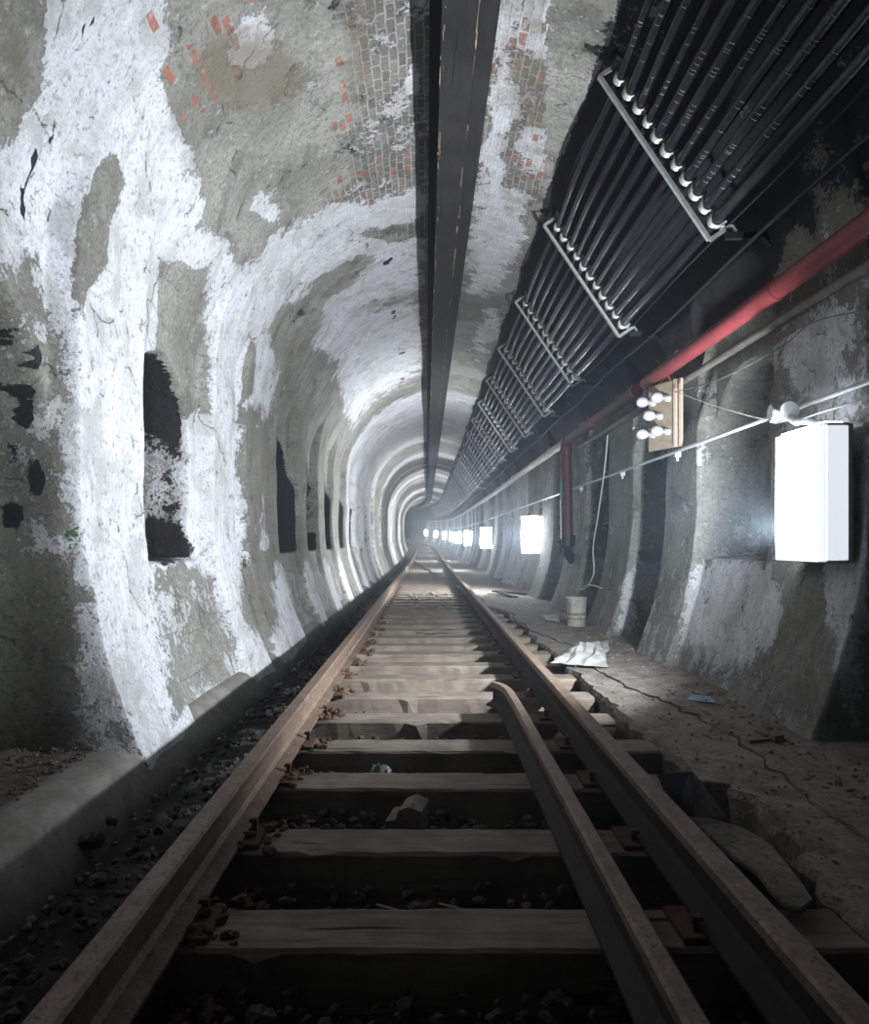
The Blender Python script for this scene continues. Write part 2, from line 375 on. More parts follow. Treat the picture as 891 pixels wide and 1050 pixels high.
def pline(px, py, pts, wd):
    dist = np.full(px.shape, 1e9)
    for (x1, y1), (x2, y2) in zip(pts[:-1], pts[1:]):
        L = (x2-x1)**2+(y2-y1)**2; k = np.clip(((px-x1)*(x2-x1)+(py-y1)*(y2-y1))/L, 0, 1)
        dist = np.minimum(dist, np.hypot(px-x1-k*(x2-x1), py-y1-k*(y2-y1)))
    return 1-ss(dist, wd*.4, wd)
def masks(X, Y, Z, t, z, ins):
    """where the lime crust, sooty black, brick, stain, moss and painted light and shade of this tunnel sit on its lining"""
    px0, pz0 = path(Y); Yc = np.maximum(Y, .6)
    u = 437+700*(X)/Yc; v = 556-700*(Z-CAMZ)/Yc
    near = (Y > .8)
    n = fbm(Y*.8, t*.8, 4); n2 = fbm(Y*.35+8, t*1.2+3, 3); rg = vnoise(Y*.85+31, Y*0+2); rg2 = vnoise(Y*.42+3, Y*0+9)
    at = np.abs(t)
    L = t < 0
    W = .30+.5*(n-.5); D = np.zeros_like(Y); BR = np.zeros_like(Y); ST = np.zeros_like(Y); RD = np.zeros_like(Y); MO = np.zeros_like(Y)
    # far stretch: rings of lime alternating with bare lining
    far = ss(Y, 13, 16)
    ring = ss(rg, .44, .58)*.85-.08+ss(rg2, .5, .7)*.15
    W = W*(1-far)+(ring+.12*(n-.5)*2+.04)*far
    BR = np.maximum(BR, far*(at < 2.4)*.55)
    # --- left side and crown, near stretch
    m = near & (Y < 16) & (u < 560)
    yw = Y[m]+np.abs(X[m]); wa = 26*(fbm(yw*2.2+5, t[m]*2.2+60, 5)-.5); wb = 34*(fbm(yw*2.2+50, t[m]*2.2+9, 5)-.5)
    um = u[m]+wa*np.clip(5/Y[m], 0, 1); vm = v[m]+wb*np.clip(5/Y[m], 0, 1)
    w = np.full(um.shape, .27); d = np.zeros(um.shape); b = np.zeros(um.shape); s = np.zeros(um.shape); r = np.zeros(um.shape); mo = np.zeros(um.shape)
    white = inpoly(um, vm, [(-900, -900), (150, -900), (172, 0), (182, 120), (205, 170), (245, 280), (285, 235), (350, 205), (436, 195), (437, 385), (395, 410), (362, 450), (345, 425), (338, 375), (300, 345), (285, 400), (270, 480), (285, 560), (310, 650), (330, 690), (-900, 1500)], 9)
    w = np.maximum(w, white*.78)
    # bare patches in the lime
    for a in ((10, 60, 26, 90, 10), (96, 245, 16, 62, 8), (112, 190, 14, 26, 10)): w -= .75*ell(um, vm, *a)
    w -= .72*inpoly(um, vm, [(168, 262), (205, 275), (217, 345), (214, 420), (160, 420), (158, 340)], 5)
    w -= .40*inpoly(um, vm, [(-900, 250), (40, 265), (70, 345), (70, 600), (60, 800), (-900, 900)], 8)
    w -= .40*inpoly(um, vm, [(0, 640), (75, 600), (110, 800), (-300, 1000), (-300, 640)], 25)
    w -= .35*inpoly(um, vm, [(155, 572), (212, 572), (250, 700), (180, 730)], 6)
    w -= .5*inpoly(um, vm, [(244, 420), (264, 420), (290, 660), (252, 640)], 5)
    w -= .6*ell(um, vm, 255, 380, 5, 34, 8)
    w -= .70*ell(um, vm, 305, 335, 30, 20, -55); w -= .65*ell(um, vm, 345, 285, 36, 14, -38); w -= .6*ell(um, vm, 410, 238, 40, 9, -10)
    w -= .3*ell(um, vm, 400, 312, 40, 7, -12)
    w -= .8*inpoly(um, vm, [(272, 450), (290, 400), (345, 400), (352, 480), (345, 575), (290, 575), (274, 540)], 6)
    w += .5*ell(um, vm, 255, 40, 20, 26, 30)+.4*ell(um, vm, 268, 205, 13, 17)+.5*ell(um, vm, 281, 220, 8, 10)+.4*ell(um, vm, 424, 80, 8, 12)+.4*pline(um, vm, [(290, 400), (272, 480), (268, 560)], 7)
    w += .6*inpoly(um, vm, [(285, 572), (360, 572), (400, 640), (300, 700)], 8)*.8
    # right of the beam
    w += .50*inpoly(um, vm, [(505, -80), (600, -80), (590, 60), (555, 60), (530, 20), (512, 40)], 10)+.45*ell(um, vm, 512, 130, 12, 60, 8)
    w += .5*inpoly(um, vm, [(492, 190), (530, 190), (535, 250), (515, 290), (480, 300)], 7)+.45*ell(um, vm, 545, 155, 12, 18)+.35*ell(um, vm, 500, 340, 14, 24, 20)
    # brick seen at the crown
    b = np.maximum(b, .95*inpoly(um, vm, [(338, -80), (600, -80), (545, 250), (436, 260), (330, 240), (300, 250), (270, 290), (255, 285), (300, 235), (360, 170)], 14))
    w = w+.13*np.clip(b, 0, 1); b = np.maximum(b, .5*ell(um, vm, 400, 225, 70, 26, -12))
    s = np.maximum(s, .8*ell(um, vm, 255, 70, 60, 50, 10, .7)); s = np.maximum(s, .6*ell(um, vm, 365, 40, 22, 110, 5, .7)); s = np.maximum(s, .5*ell(um, vm, 190, 140, 22, 80, -10, .6))
    s = np.maximum(s, .55*inpoly(um, vm, [(158, 610), (235, 610), (250, 700), (190, 715)], 14)); s = np.maximum(s, .5*ell(um, vm, 262, 620, 14, 50, -15))
    s = np.maximum(s, .5*ell(um, vm, 90, 640, 30, 60)*.8); s = np.maximum(s, .6*ell(um, vm, 545, 90, 40, 90, 0, .7)); s = np.maximum(s, .5*ell(um, vm, 10, 70, 20, 60)); s = np.maximum(s, .42*inpoly(um, vm, [(180, -200), (434, -200), (434, 190), (300, 225), (250, 280), (200, 150)], 10)); s = np.maximum(s, .5*inpoly(um, vm, [(500, -200), (700, -200), (560, 200), (500, 260)], 10))
    r = np.maximum(r, .9*ell(um, vm, 145, 15, 24, 34, 20)); r = np.maximum(r, .7*ell(um, vm, 205, 85, 36, 32)); r = np.maximum(r, .8*ell(um, vm, 352, 100, 18, 40)); r = np.maximum(r, .8*ell(um, vm, 385, 180, 50, 22, -20)); r = np.maximum(r, .75*ell(um, vm, 240, 10, 25, 30)); r = np.maximum(r, .7*ell(um, vm, 535, 50, 30, 60)); r = np.maximum(r, .6*ell(um, vm, 540, 170, 20, 40))
    # peeled black patches on the first pier's camera-side face and in the first niche, plus painted arch shadow
    d = np.maximum(d, .40*inpoly(um, vm, [(-300, 300), (12, 335), (38, 385), (30, 460), (44, 545), (20, 560), (-300, 560)], 12))
    for a in ((6, 350, 12, 14, 0), (18, 405, 20, 13, 10), (24, 430, 9, 18, 0), (32, 492, 12, 22, -10), (10, 530, 12, 14, 0), (36, 370, 6, 12, 0), (28, 562, 7, 6, 0)): d = np.maximum(d, .78*ell(um, vm, *a))
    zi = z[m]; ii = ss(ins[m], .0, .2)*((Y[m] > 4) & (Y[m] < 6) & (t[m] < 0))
    dv = np.interp(zi, [.9, 1.15, 1.27, 1.5, 1.72, 1.85, 2.0, 2.3], [.72, .66, .44, .42, .46, .55, .78, .85])  # dark niche top mixes black paint with the arch's shadow
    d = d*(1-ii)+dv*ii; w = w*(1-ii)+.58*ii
    d = np.maximum(d, 0*inpoly(um, vm, [(150, 368), (200, 368), (203, 572), (150, 572)], 3)); d = np.maximum(d, .72*ell(um, vm, 176, 555, 26, 22)); d = np.maximum(d, .62*ell(um, vm, 165, 440, 14, 8))
    pass
    d = np.maximum(d, .40*ell(um, vm, 84, 215, 8, 4)); d = np.maximum(d, .85*pline(um, vm, [(92, 18), (80, 32)], 4)); d = np.maximum(d, .8*pline(um, vm, [(36, 158), (33, 178), (22, 198), (24, 222)], 3.2))
    d = np.maximum(d, .42*pline(um, vm, [(82, 40), (60, 95), (48, 150), (36, 160)], 5))
    d = np.maximum(d, .44*inpoly(um, vm, [(240, 560), (250, 560), (262, 650), (252, 650)], 4))
    for a in ((396, 268, 6, 2.2, -30), (404, 322, 4, 1.8, -20), (405, 328, 3, 1.6, -40), (411, 362, 4, 1.5, -20), (415, 389, 4, 1.4, 0)): d = np.maximum(d, .95*ell(um, vm, *a))
    d = np.maximum(d, .40*ell(um, vm, 306, 330, 14, 20, -55)); d = np.maximum(d, .40*ell(um, vm, 360, 120, 16, 60, 4))
    d = np.maximum(d, .40*ell(um, vm, 330, 20, 40, 40, 4))
    mo = np.maximum(mo, .55*ell(um, vm, 74, 552, 14, 20))
    k = ss(Y[m], 16, 13)
    def put(A, a): A[m] = A[m]*(1-k)+a*k
    put(W, w); put(BR, b); put(ST, s); put(RD, r); D[m] = np.maximum(D[m], d*k); put(MO, mo)
    for (y0, y1, a, b2, fl) in NL[5:]:
        q = L*band(Y, y0, y1+.02, .08)*(1-ss(z, .84, .92))*ss(Y, 6.0, 6.2); W = W-.26*q; ST = np.maximum(ST, .5*q)
        W = W+L*ss(Y, 7.2, 7.4)*.30*band(Y, y1+.1, y1+.42, .12)*(1-ss(at, 3.6, 2.9)*0)*ss(at, 2.2, 2.6)
    # niche openings painted black: shade of the recess put into the colour
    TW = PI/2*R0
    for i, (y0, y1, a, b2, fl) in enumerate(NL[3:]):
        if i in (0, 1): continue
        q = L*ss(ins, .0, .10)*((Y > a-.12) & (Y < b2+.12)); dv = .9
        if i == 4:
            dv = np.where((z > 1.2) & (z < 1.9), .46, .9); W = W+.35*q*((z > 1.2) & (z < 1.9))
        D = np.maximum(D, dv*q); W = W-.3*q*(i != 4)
    # --- right side
    R = ~L
    # haunch painted black: sooty lining with the racks' shadow put into the colour
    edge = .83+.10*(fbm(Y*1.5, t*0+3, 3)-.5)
    sooty_shade = R*ss(at, edge, edge+.10)*(1-ss(at, 2.72, 2.92+.25*(n-.5)))
    D = np.maximum(D, sooty_shade*.86)
    D = np.where(R & (sooty_shade > .5), D-.35*ell(u, v, 835, 250, 34, 50, 20)-.3*ell(u, v, 640, 20, 50, 60, 20)-.28*ss(n, .62, .7)*.9, D)
    W = np.where(R & (sooty_shade > .5), .30, W)
    low = R & (at > 3.2)
    W = np.where(low & (Y < 14), .34+.45*(n-.5), W)
    W = W+np.where(low & near, .6*ell(u, v, 752, 625, 46, 46, -10)+.62*inpoly(u, v, [(848, 440), (884, 440), (880, 640), (850, 640)], 5)+.5*inpoly(u, v, [(636, 600), (652, 575), (650, 660), (632, 660)], 3)+.3*ell(u, v, 835, 355, 40, 50)+.35*ell(u, v, 870, 600, 20, 120), 0)  # strip beside the nearest lamp whitened: its glow put into the colour
    D = np.where(low & near & (Y < 20), D+.30*ell(u, v, 700, 720, 120, 30), D)
    ST = np.where(low & (Y < 14), .25, ST)
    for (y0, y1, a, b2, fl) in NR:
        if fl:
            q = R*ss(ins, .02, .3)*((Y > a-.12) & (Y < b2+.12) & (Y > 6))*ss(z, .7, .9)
            D = np.maximum(D, .62*q); W = W-.3*q  # right niches get the same recess shade in their colour
    return W, D, BR, ST, RD, MO
def ysamples():
    a = np.concatenate([np.arange(-10, 1.2, .2), np.arange(1.2, 4, .025), np.arange(4, 7, .016), np.arange(7, 13.5, .022), np.arange(13.5, 14, .045), np.arange(14, 32, .1), np.arange(32, 110, .3)])
    ex = [np.linspace(e-.052, e+.052, 16) for NN in (NL, NR) for q in NN if q[0] > 1 and q[0] < 14 for e in set(q[:4])]
    a = np.unique(np.round(np.concatenate([a]+ex), 3))
    return a
YS = ysamples()
def make_surface(name, t0, t1, n):
    ts = np.linspace(t0, t1, n); YY, TT = np.meshgrid(YS, ts, indexing='ij'); Y = YY.ravel(); t = TT.ravel()
    x, y, zz, z, ins = surf(Y, t)
    px, pz = path(Y)
    W, D, BR, ST, RD, MO = masks(x, Y, zz, t, z, ins)
    me = bpy.data.meshes.new(name); nv = len(Y); me.vertices.add(nv); me.vertices.foreach_set('co', np.stack([x, y, zz], 1).ravel())
    a, b = len(YS), n
    i = np.arange(a-1)[:, None]*b+np.arange(b-1)[None, :]
    q = np.stack([i, i+b, i+b+1, i+1], -1).reshape(-1, 4)
    q = q[:, ::-1]
    nf = len(q); me.loops.add(nf*4); me.loops.foreach_set('vertex_index', q.ravel().astype(np.int32))
    me.polygons.add(nf); me.polygons.foreach_set('loop_start', np.arange(nf, dtype=np.int32)*4); me.polygons.foreach_set('loop_total', np.full(nf, 4, np.int32))
    me.polygons.foreach_set('use_smooth', np.ones(nf, bool)); me.update(); me.validate()
    uvl = me.uv_layers.new(name='metres'); uvl.data.foreach_set('uv', np.stack([Y[q.ravel()], t[q.ravel()]], 1).ravel())
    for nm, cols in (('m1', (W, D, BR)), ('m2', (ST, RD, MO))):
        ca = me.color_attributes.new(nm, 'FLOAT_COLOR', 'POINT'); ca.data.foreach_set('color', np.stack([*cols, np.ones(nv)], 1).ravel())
    me.materials.append(WALL)
    o = bpy.data.objects.new(name, me); C.objects.link(o); tag(o, kind='structure'); return o
TW = PI/2*R0
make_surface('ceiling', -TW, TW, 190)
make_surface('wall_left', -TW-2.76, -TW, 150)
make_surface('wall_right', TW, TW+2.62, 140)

# floor: ballast bed
def strip(name, prof, ys, mat, noise=0, smooth=True, kind='structure', edge=None, **k):
    """prof: list of (x, z) across; swept along ys"""
    m = MB(); nx = len(prof); vs = []
    for j, Y in enumerate(ys):
        a, b = path(Y)
        for i, (x, z) in enumerate(prof):
            dx = edge(i, Y) if edge else 0
            nz = noise*(float(fbm(np.array(x*2.1+i), np.array(Y*2.3), 3))-.5) if 0 < i < nx-1 else 0
            vs.append((x+dx+float(a), Y, z+nz+float(b)))
    fs = [(j*nx+i, j*nx+i+1, (j+1)*nx+i+1, (j+1)*nx+i) for j in range(len(ys)-1) for i in range(nx-1)]
    m.add(vs, fs, smooth); return m.build(name, mat, kind=kind, **k)
YF = list(np.concatenate([np.arange(-10, 1, .5), np.arange(1, 9, .08), np.arange(9, 30, .3), np.arange(30, 110, .8)]))
strip('floor', [(x, -.17 if -.80 < x < 1.15 else -.20 if x > 0 else -.24 if x < -.95 else -.20) for x in np.linspace(-1.75, 2.0, 40)], YF, BED, .05)
# curb on the left with a dirt bench behind it
def ledge(i, Y): return .03*(float(vnoise(Y*2.1, i*3.1))-.5)
strip('trim_1', [(-2.35, .0), (-1.62, .0), (-1.53, -.005), (-1.47, -.03), (-1.34, -.17), (-1.33, -.30)], YF, CURB, .02, edge=ledge)
strip('trim_2', [(x, .018) for x in np.linspace(-2.85, -1.66, 14)], [y for y in YF if y < 4.2], DIRT, .07)
# walkway slab on the right: broken edge, crack
def slab_edge(Y): return 1.16+.05*(float(fbm(np.array(Y*1.3), np.array(2.), 3))-.5)*2+.05*(float(vnoise(Y*7, 1.))-.5)+.03*(float(vnoise(Y*19, 1.))-.5)+(.10 if 2.25 < Y < 2.9 else 0)
def crackx(Y): return 1.60+.055*math.sin(Y*2.1)+.10*(float(vnoise(Y*2.7, 4.))-.5)+.05*(float(vnoise(Y*9, 14.))-.5)-(max(0, Y-3.2))*.07
def slab(name, xa, xb, mat, zf, y0=-10, y1=110, n=14, **k):
    ys = [y for y in YF if y0 <= y <= y1]
    ys2 = sorted(set([round(q, 3) for q in np.arange(1, 9, .03)] + ys)) if True else ys
    ys2 = [y for y in ys2 if y0 <= y <= y1]
    m = MB(); vs = []; nx = n+2
    for Y in ys2:
        a, b = path(Y); A = xa(Y); B = xb(Y)
        row = [(A+.03, -.24)]+[(A+(B-A)*i/(n-1), zf(A+(B-A)*i/(n-1), Y, i/(n-1))) for i in range(n)]+[(B-.005, -.24)]
        vs += [(x+float(a), Y, z+float(b)) for x, z in row]
    fs = [(j*nx+i, j*nx+i+1, (j+1)*nx+i+1, (j+1)*nx+i) for j in range(len(ys2)-1) for i in range(nx-1)]
    m.add(vs, fs, False); return m.build(name, mat, **k)
def zslab(x, Y, u):
    e = .03*(u < .01)+.012*float(vnoise(Y*13, x*13.))
    return .035-e+.022*(float(fbm(np.array(x*3), np.array(Y*3), 4))-.5)-.045*math.exp(-((Y-2.55)/.05)**2)*(u < .4)
slab('walkway_slab', slab_edge, lambda Y: crackx(Y)-.003-.016*float(vnoise(Y*14, 7.))**2-.03*max(0, float(vnoise(Y*2.3, 71.))-.72), CONC, zslab, n=18, kind='structure')
slab('walkway_slab', lambda Y: crackx(Y)+.003+.016*float(vnoise(Y*17, 17.))**2, lambda Y: 2.75, CONC, lambda x, Y, u: zslab(x, Y, 1)+.008, n=24, kind='structure')

# haze filling the tunnel
def haze():
    m = MB(); m.box((-3, 49, 2.4), (17, 116, 5.6))
    g = bpy.data.materials.new('tunnel_haze'); g.use_nodes = True; nt = g.node_tree; nt.nodes.clear()
    o = nt.nodes.new('ShaderNodeOutputMaterial'); v = nt.nodes.new('ShaderNodeVolumeScatter'); v.inputs['Color'].default_value = (.70, .85, 1, 1)
    v.inputs['Density'].default_value = HAZE; v.inputs['Anisotropy'].default_value = .72
    nt.links.new(v.outputs[0], o.inputs['Volume'])
    m.build('haze', g, kind='stuff', label='thin dusty haze hanging in the tunnel air', cat='haze')
if HAZE > 0: haze()

# ------------------------------------------------------------------ track
RX = (-.70, .80)
def ord_(n): return ['nearest', 'second', 'third', 'fourth', 'fifth', 'sixth', 'seventh', 'eighth', 'ninth', 'tenth', 'eleventh', 'twelfth', 'thirteenth', 'fourteenth', 'fifteenth', 'sixteenth', 'seventeenth', 'eighteenth', 'nineteenth', 'twentieth'][n]
def tie_mesh(seed):
    random.seed(seed); m = MB(); nx = 30; L = 1.98; W_ = .205; H = .17
    vs = []; ring = [(-.5, -1), (-.5, -.06), (-.46, 0), (-.2, .0), (.2, 0), (.46, 0), (.5, -.06), (.5, -1)]
    for i in range(nx+1):
        x = -L/2+L*i/nx+(random.uniform(-.012, .012) if i in (0, nx) else 0)
        for k, (a, b) in enumerate(ring):
            j = (random.uniform(-.0025, .0025), random.uniform(-.002, .002))
            chip = -.013 if (k in (1, 2, 5, 6) and random.random() < .02) else 0
            vs.append((x, a*W_+j[0]-(math.copysign(chip, -a) if chip else 0), b*H+j[1]+chip))
    n = len(ring)
    fs = [(i*n+k, i*n+k+1, (i+1)*n+k+1, (i+1)*n+k) for i in range(nx) for k in range(n-1)]
    fs = [tuple(reversed(f)) for f in fs]
    fs += [tuple(range(n)), tuple(reversed([nx*n+k for k in range(n)]))]
    m.add(vs, fs); me_o = m.build('wooden_tie', TIE); return me_o
protos = [tie_mesh(s) for s in range(6)]
plate = MB(); plate.box((0, 0, .008), (.26, .17, .016), taper=.97)
plate_o = plate.build('tie_plate', RUST, bevel=.003)
sp = MB(); sp.add([(-.009,-.009,0),(.009,-.009,0),(.009,.009,0),(-.009,.009,0),(-.009,-.009,.03),(.009,-.009,.03),(.009,.009,.03),(-.009,.009,.03),(-.02,-.012,.03),(.012,-.012,.03),(.012,.012,.03),(-.02,.012,.03),(-.016,-.010,.042),(.009,-.010,.042),(.009,.010,.042),(-.016,.010,.042)],
    [(0,1,5,4),(1,2,6,5),(2,3,7,6),(3,0,4,7),(4,5,9,8),(5,6,10,9),(6,7,11,10),(7,4,8,11),(8,9,13,12),(9,10,14,13),(10,11,15,14),(11,8,12,15),(12,13,14,15)])
spike_o = sp.build('spike', RUST, plate_o); spike_o.location = (.085, .045, .014)
ties = []
Y0T = 1.34; ST_ = .575; k = 0; Y = Y0T
TIEY = [1.345, 1.86, 2.40, 3.0, 3.52, 4.12, 4.72, 5.32, 5.88]
while TIEY[-1] < 84: TIEY.append(TIEY[-1]+.575)
random.seed(11)
used = set()
for k, Y in enumerate(TIEY):
    pr = protos[k % 6]
    if k < 6: t = pr
    else: t = pr.copy(); C.objects.link(t)
    t.location = P(.155+random.uniform(-.025, .025), Y, random.uniform(-.006, .004))
    t.rotation_euler = (random.uniform(-.02, .02), 0, random.uniform(-.012, .012))
    if k < 20:
        lab = 'weathered timber crosstie, %s one counting away from the camera' % ord_(k)
        if k == 0: lab = 'dark timber crosstie lost in shadow at the bottom edge of the photo, nearest one'
    elif Y < 48: lab = 'distant weathered timber crosstie past the first twenty, before the track bends'
    else: lab = 'tiny timber crosstie in the far bend of the track'
    tag(t, lab, 'railway tie', 'timber crossties under the rails')
    if k < 26:
        for j, rx in enumerate(RX):
            if k == 0 and j == 0: p_ = plate_o
            else:
                p_ = plate_o.copy(); s_ = spike_o.copy(); C.objects.link(p_); C.objects.link(s_); s_.parent = p_
            s2 = spike_o.copy(); C.objects.link(s2); s2.parent = p_; s2.location = (-.085, -.045, .014); s2.rotation_euler = (0, 0, PI)
            p_.parent = t; p_.location = (rx-t.location.x, 0, .002)
# rails
def rail_profile(hw=.036, H=.165, base=.07):
    r = [(-base, 0), (base, 0), (base, .012), (.022, .028), (.009, .045), (.009, H-.045), (hw, H-.034), (hw, H-.008), (hw-.008, H), (-hw+.008, H), (-hw, H-.008), (-hw, H-.034), (-.009, H-.045), (-.009, .045), (-.022, .028), (-base, .012)]
    return r
def sweep(name, prof, pts, mat, cap=True, **k):
    m = MB(); n = len(prof); vs = []
    for i, p in enumerate(pts):
        a = Vector(pts[max(i-1, 0)]); b = Vector(pts[min(i+1, len(pts)-1)]); d = (b-a); d.z = 0; d.normalize(); r = Vector((d.y, -d.x, 0))
        for (x, z) in prof: vs.append(Vector(p)+r*x+Vector((0, 0, z)))
    fs = [(i*n+q, i*n+(q+1) % n, (i+1)*n+(q+1) % n, (i+1)*n+q) for i in range(len(pts)-1) for q in range(n)]
    fs = [tuple(reversed(f)) for f in fs]
    if cap: fs += [tuple(range(n)), tuple(reversed([(len(pts)-1)*n+q for q in range(n)]))]
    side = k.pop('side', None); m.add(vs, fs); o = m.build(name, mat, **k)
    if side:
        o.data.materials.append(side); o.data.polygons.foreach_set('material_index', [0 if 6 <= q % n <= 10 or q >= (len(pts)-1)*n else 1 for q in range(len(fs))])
    return o
ysr = list(np.concatenate([np.arange(-4, 12, .25), np.arange(12, 90, 1.0)]))
sweep('rail', rail_profile(), [P(RX[0], y, .018) for y in ysr], RAIL, label='rusty running rail along the left side of the track', cat='rail')
sweep('rail', rail_profile(), [P(RX[1], y, .018) for y in ysr], RAIL, side=RAILSHADE, label='rusty running rail along the right side, beside the concrete walkway', cat='rail')
gpts = [P(.50, y, .018) for y in np.arange(-1, 4.0, .2)]+[P(.497, 4.1, .016), P(.485, 4.22, .013), P(.465, 4.33, .006), P(.44, 4.42, -.004)]
sweep('guard_rail', rail_profile(.026, .150, .055), gpts, RAIL, side=RAILSHADE, label='short narrow guard rail between the running rails with its end bent down', cat='rail')
# ballast stones
def stones(name, n, xr, yr, zf, rr, mat, lab, cat, dens=1.6, skip=None):
    m = MB(); c = 0
    while c < n:
        Y = yr[0]+(yr[1]-yr[0])*random.random()**dens; X = random.uniform(*xr)
        if skip and skip(X, Y): continue
        r = random.uniform(*rr)*(1+.03*Y); a, b = path(Y)
        m.rock((X+float(a), Y, zf(X, Y)+float(b)), r); c += 1
    return m.build(name, mat, kind='stuff', label=lab, cat=cat)
random.seed(5)
tset = [y for y in TIEY]
def ontie(X, Y): return -.88 < X < 1.16 and any(abs(Y-t) < .115 for t in tset[:40])
stones('ballast', 6500, (-1.30, 1.3), (1.15, 22), lambda X, Y: -.15-(.05 if X < -.95 else .03 if X < -.8 else 0)+random.uniform(-.02, .03)+(.035 if -.6 < X < .45 else 0), (.009, .025), BALLAST, 'dark crushed stone ballast lying between and beside the crossties', 'ballast', 1.7, ontie)
stones('rubble', 650, (-1.50, -1.27), (1.6, 22), lambda X, Y: -.20+max(0, -1.33-X)*.9, (.006, .018), CURB, 'pale crumbled rubble along the foot of the left wall', 'rubble', 1.5)
stones('rust_flakes', 420, (-.64, -.50), (1.5, 9), lambda X, Y: random.uniform(.0, .035) if ontie(X, Y) else -.11, (.008, .024), RUST, 'rusty flakes and dirt piled along the inner foot of the left rail', 'debris', 1.2)
stones('grit', 900, (1.2, 2.0), (1.7, 14), lambda X, Y: .037, (.002, .009), CONC, 'loose grit scattered over the concrete walkway', 'grit', 1.3)
stones('rubble', 260, (1.62, 1.98), (2.6, 9), lambda X, Y: .04, (.006, .02), CONC, 'crumbled rubble along the foot of the right wall piers', 'rubble', 1.1)
stones('rubble', 70, (-.35, .45), (10.5, 14), lambda X, Y: .01, (.012, .035), CONC, 'pale broken rubble strewn over the crossties in the middle distance', 'rubble', 1)
stones('grit', 380, (-2.2, -1.62), (2.1, 3.5), lambda X, Y: .025, (.003, .012), DIRT, 'dirt crumbs on the bench in front of the nearest left pier', 'grit', 1)
random.seed(2)
# ------------------------------------------------------------------ ceiling beam
def beam():
    root = empty('ceiling_beam', (0, 0, 0), label='long black timber beam hung along the crown of the vault', cat='beam')
    zb = CAMZ+3.02
    ys = list(np.arange(-2, 50, 1.0))+list(np.arange(50, 100, 2.5))
    def run(name, x0, x1, z0, z1, mat, jit=.0):
        m = MB(); vs = []
        for y in ys:
            a, b = path(y); j = random.uniform(-jit, jit)
            for x, z in ((x0+j, z0), (x1+j, z0), (x1+j, z1), (x0+j, z1)): vs.append((x+float(a), y, z+float(b)))
        fs = [(i*4+q, i*4+(q+1) % 4, i*4+4+(q+1) % 4, i*4+4+q) for i in range(len(ys)-1) for q in range(4)]
        fs = [tuple(reversed(f)) for f in fs]+[(0, 1, 2, 3)]
        m.add(vs, fs); return m.build(name, mat, root)
    run('timber', .09, .30, zb, zb+.14, BEAM); run('plank', .045, .345, zb+.14, zb+.17, BEAM, .004); run('side_timber', .305, .42, zb+.045, zb+.15, BEAM, .003)
    run('mounting_plank', .02, .44, zb+.17, zb+.36, BEAM)
    m = MB()
    for i in range(230):
        y = 4*random.random()**1.2*4+3.4 if i < 190 else random.uniform(3.5, 30); L = random.choice((.03, .05, .08, .15, .3))*random.uniform(.5, 1.2); e = random.choice((.092, .092, .105, .296, .30, .30)); wd = random.uniform(.002, .009)
        m.box((e+random.uniform(-.004, .006), y, zb-.0005+random.uniform(0, .003)), (wd, L, .005), jit=.0025)
    m.build('scuffed_edge', SCUFF, root, label='bare tan wood showing at the scraped beam edges', kind='stuff')
beam()
# ------------------------------------------------------------------ conduits and racks
BA = Vector((1.10, 0, CAMZ+2.96)); BB = Vector((1.80, 0, CAMZ+1.92))
nrm = Vector(((BB-BA).z*-1, 0, (BB-BA).x)).normalized()      # outward, up-right
if nrm.z < 0: nrm = -nrm
RKY = [4.34+2.04*k for k in range(-2, 34)]
NC = 11
cpos = [.065+.087*i for i in range(NC)]
crad = [.024, .028, .024, .021, .030, .030, .024, .030, .033, .028, .034]
def cpt(i, Y, sag):
    u = cpos[i]; p = BA.lerp(BB, u)+nrm*(.105); q = P(p.x, Y, p.z); s = Vector((-nrm.x*.6, 0, -nrm.z*.6-.3))*sag
    return (q[0]+s.x, q[1], q[2]+s.z)
for i in range(NC):
    random.seed(60+i)
    pts = []; am = random.uniform(.075, .115)
    for a, b in zip(RKY[:-1], RKY[1:]):
        if a > 80: break
        for f in ((0, .12, .25, .38, .5, .62, .75, .88) if a < 24 else (0, .25, .5, .75)):
            y = a+(b-a)*f; pts.append(cpt(i, y, am*(math.sin(PI*f)**1.5)))
    m = MB(); m.tube(pts, crad[i], 10 if i else 10)
    o = m.build('conduit', COND, label='black steel conduit, %s from the crown side of the ceiling rack' % (['first', 'second', 'third', 'fourth', 'fifth', 'sixth', 'seventh', 'eighth', 'ninth', 'tenth', 'eleventh and last'][i]), cat='conduit', group='conduits on the haunch racks')
    # wire ties standing off the nearest stretch
    if i < 10:
        m2 = MB()
        for q in range(20):
            y = random.uniform(2.3, 4.2); p = Vector(cpt(i, y, am*(math.sin(PI*((y-2.3)/2.04))**1.5))); rr_ = crad[i]+.002
            ring = [(p.x+math.cos(t)*rr_, p.y+.004*math.sin(t), p.z+math.sin(t)*rr_) for t in np.linspace(-2.5, -1.6, 5)]
            m2.tube(ring, .0011, 4)
        m2.build('wire_tie', CLAMP, o, kind='stuff', label='pale wire ties wrapped on the conduit')
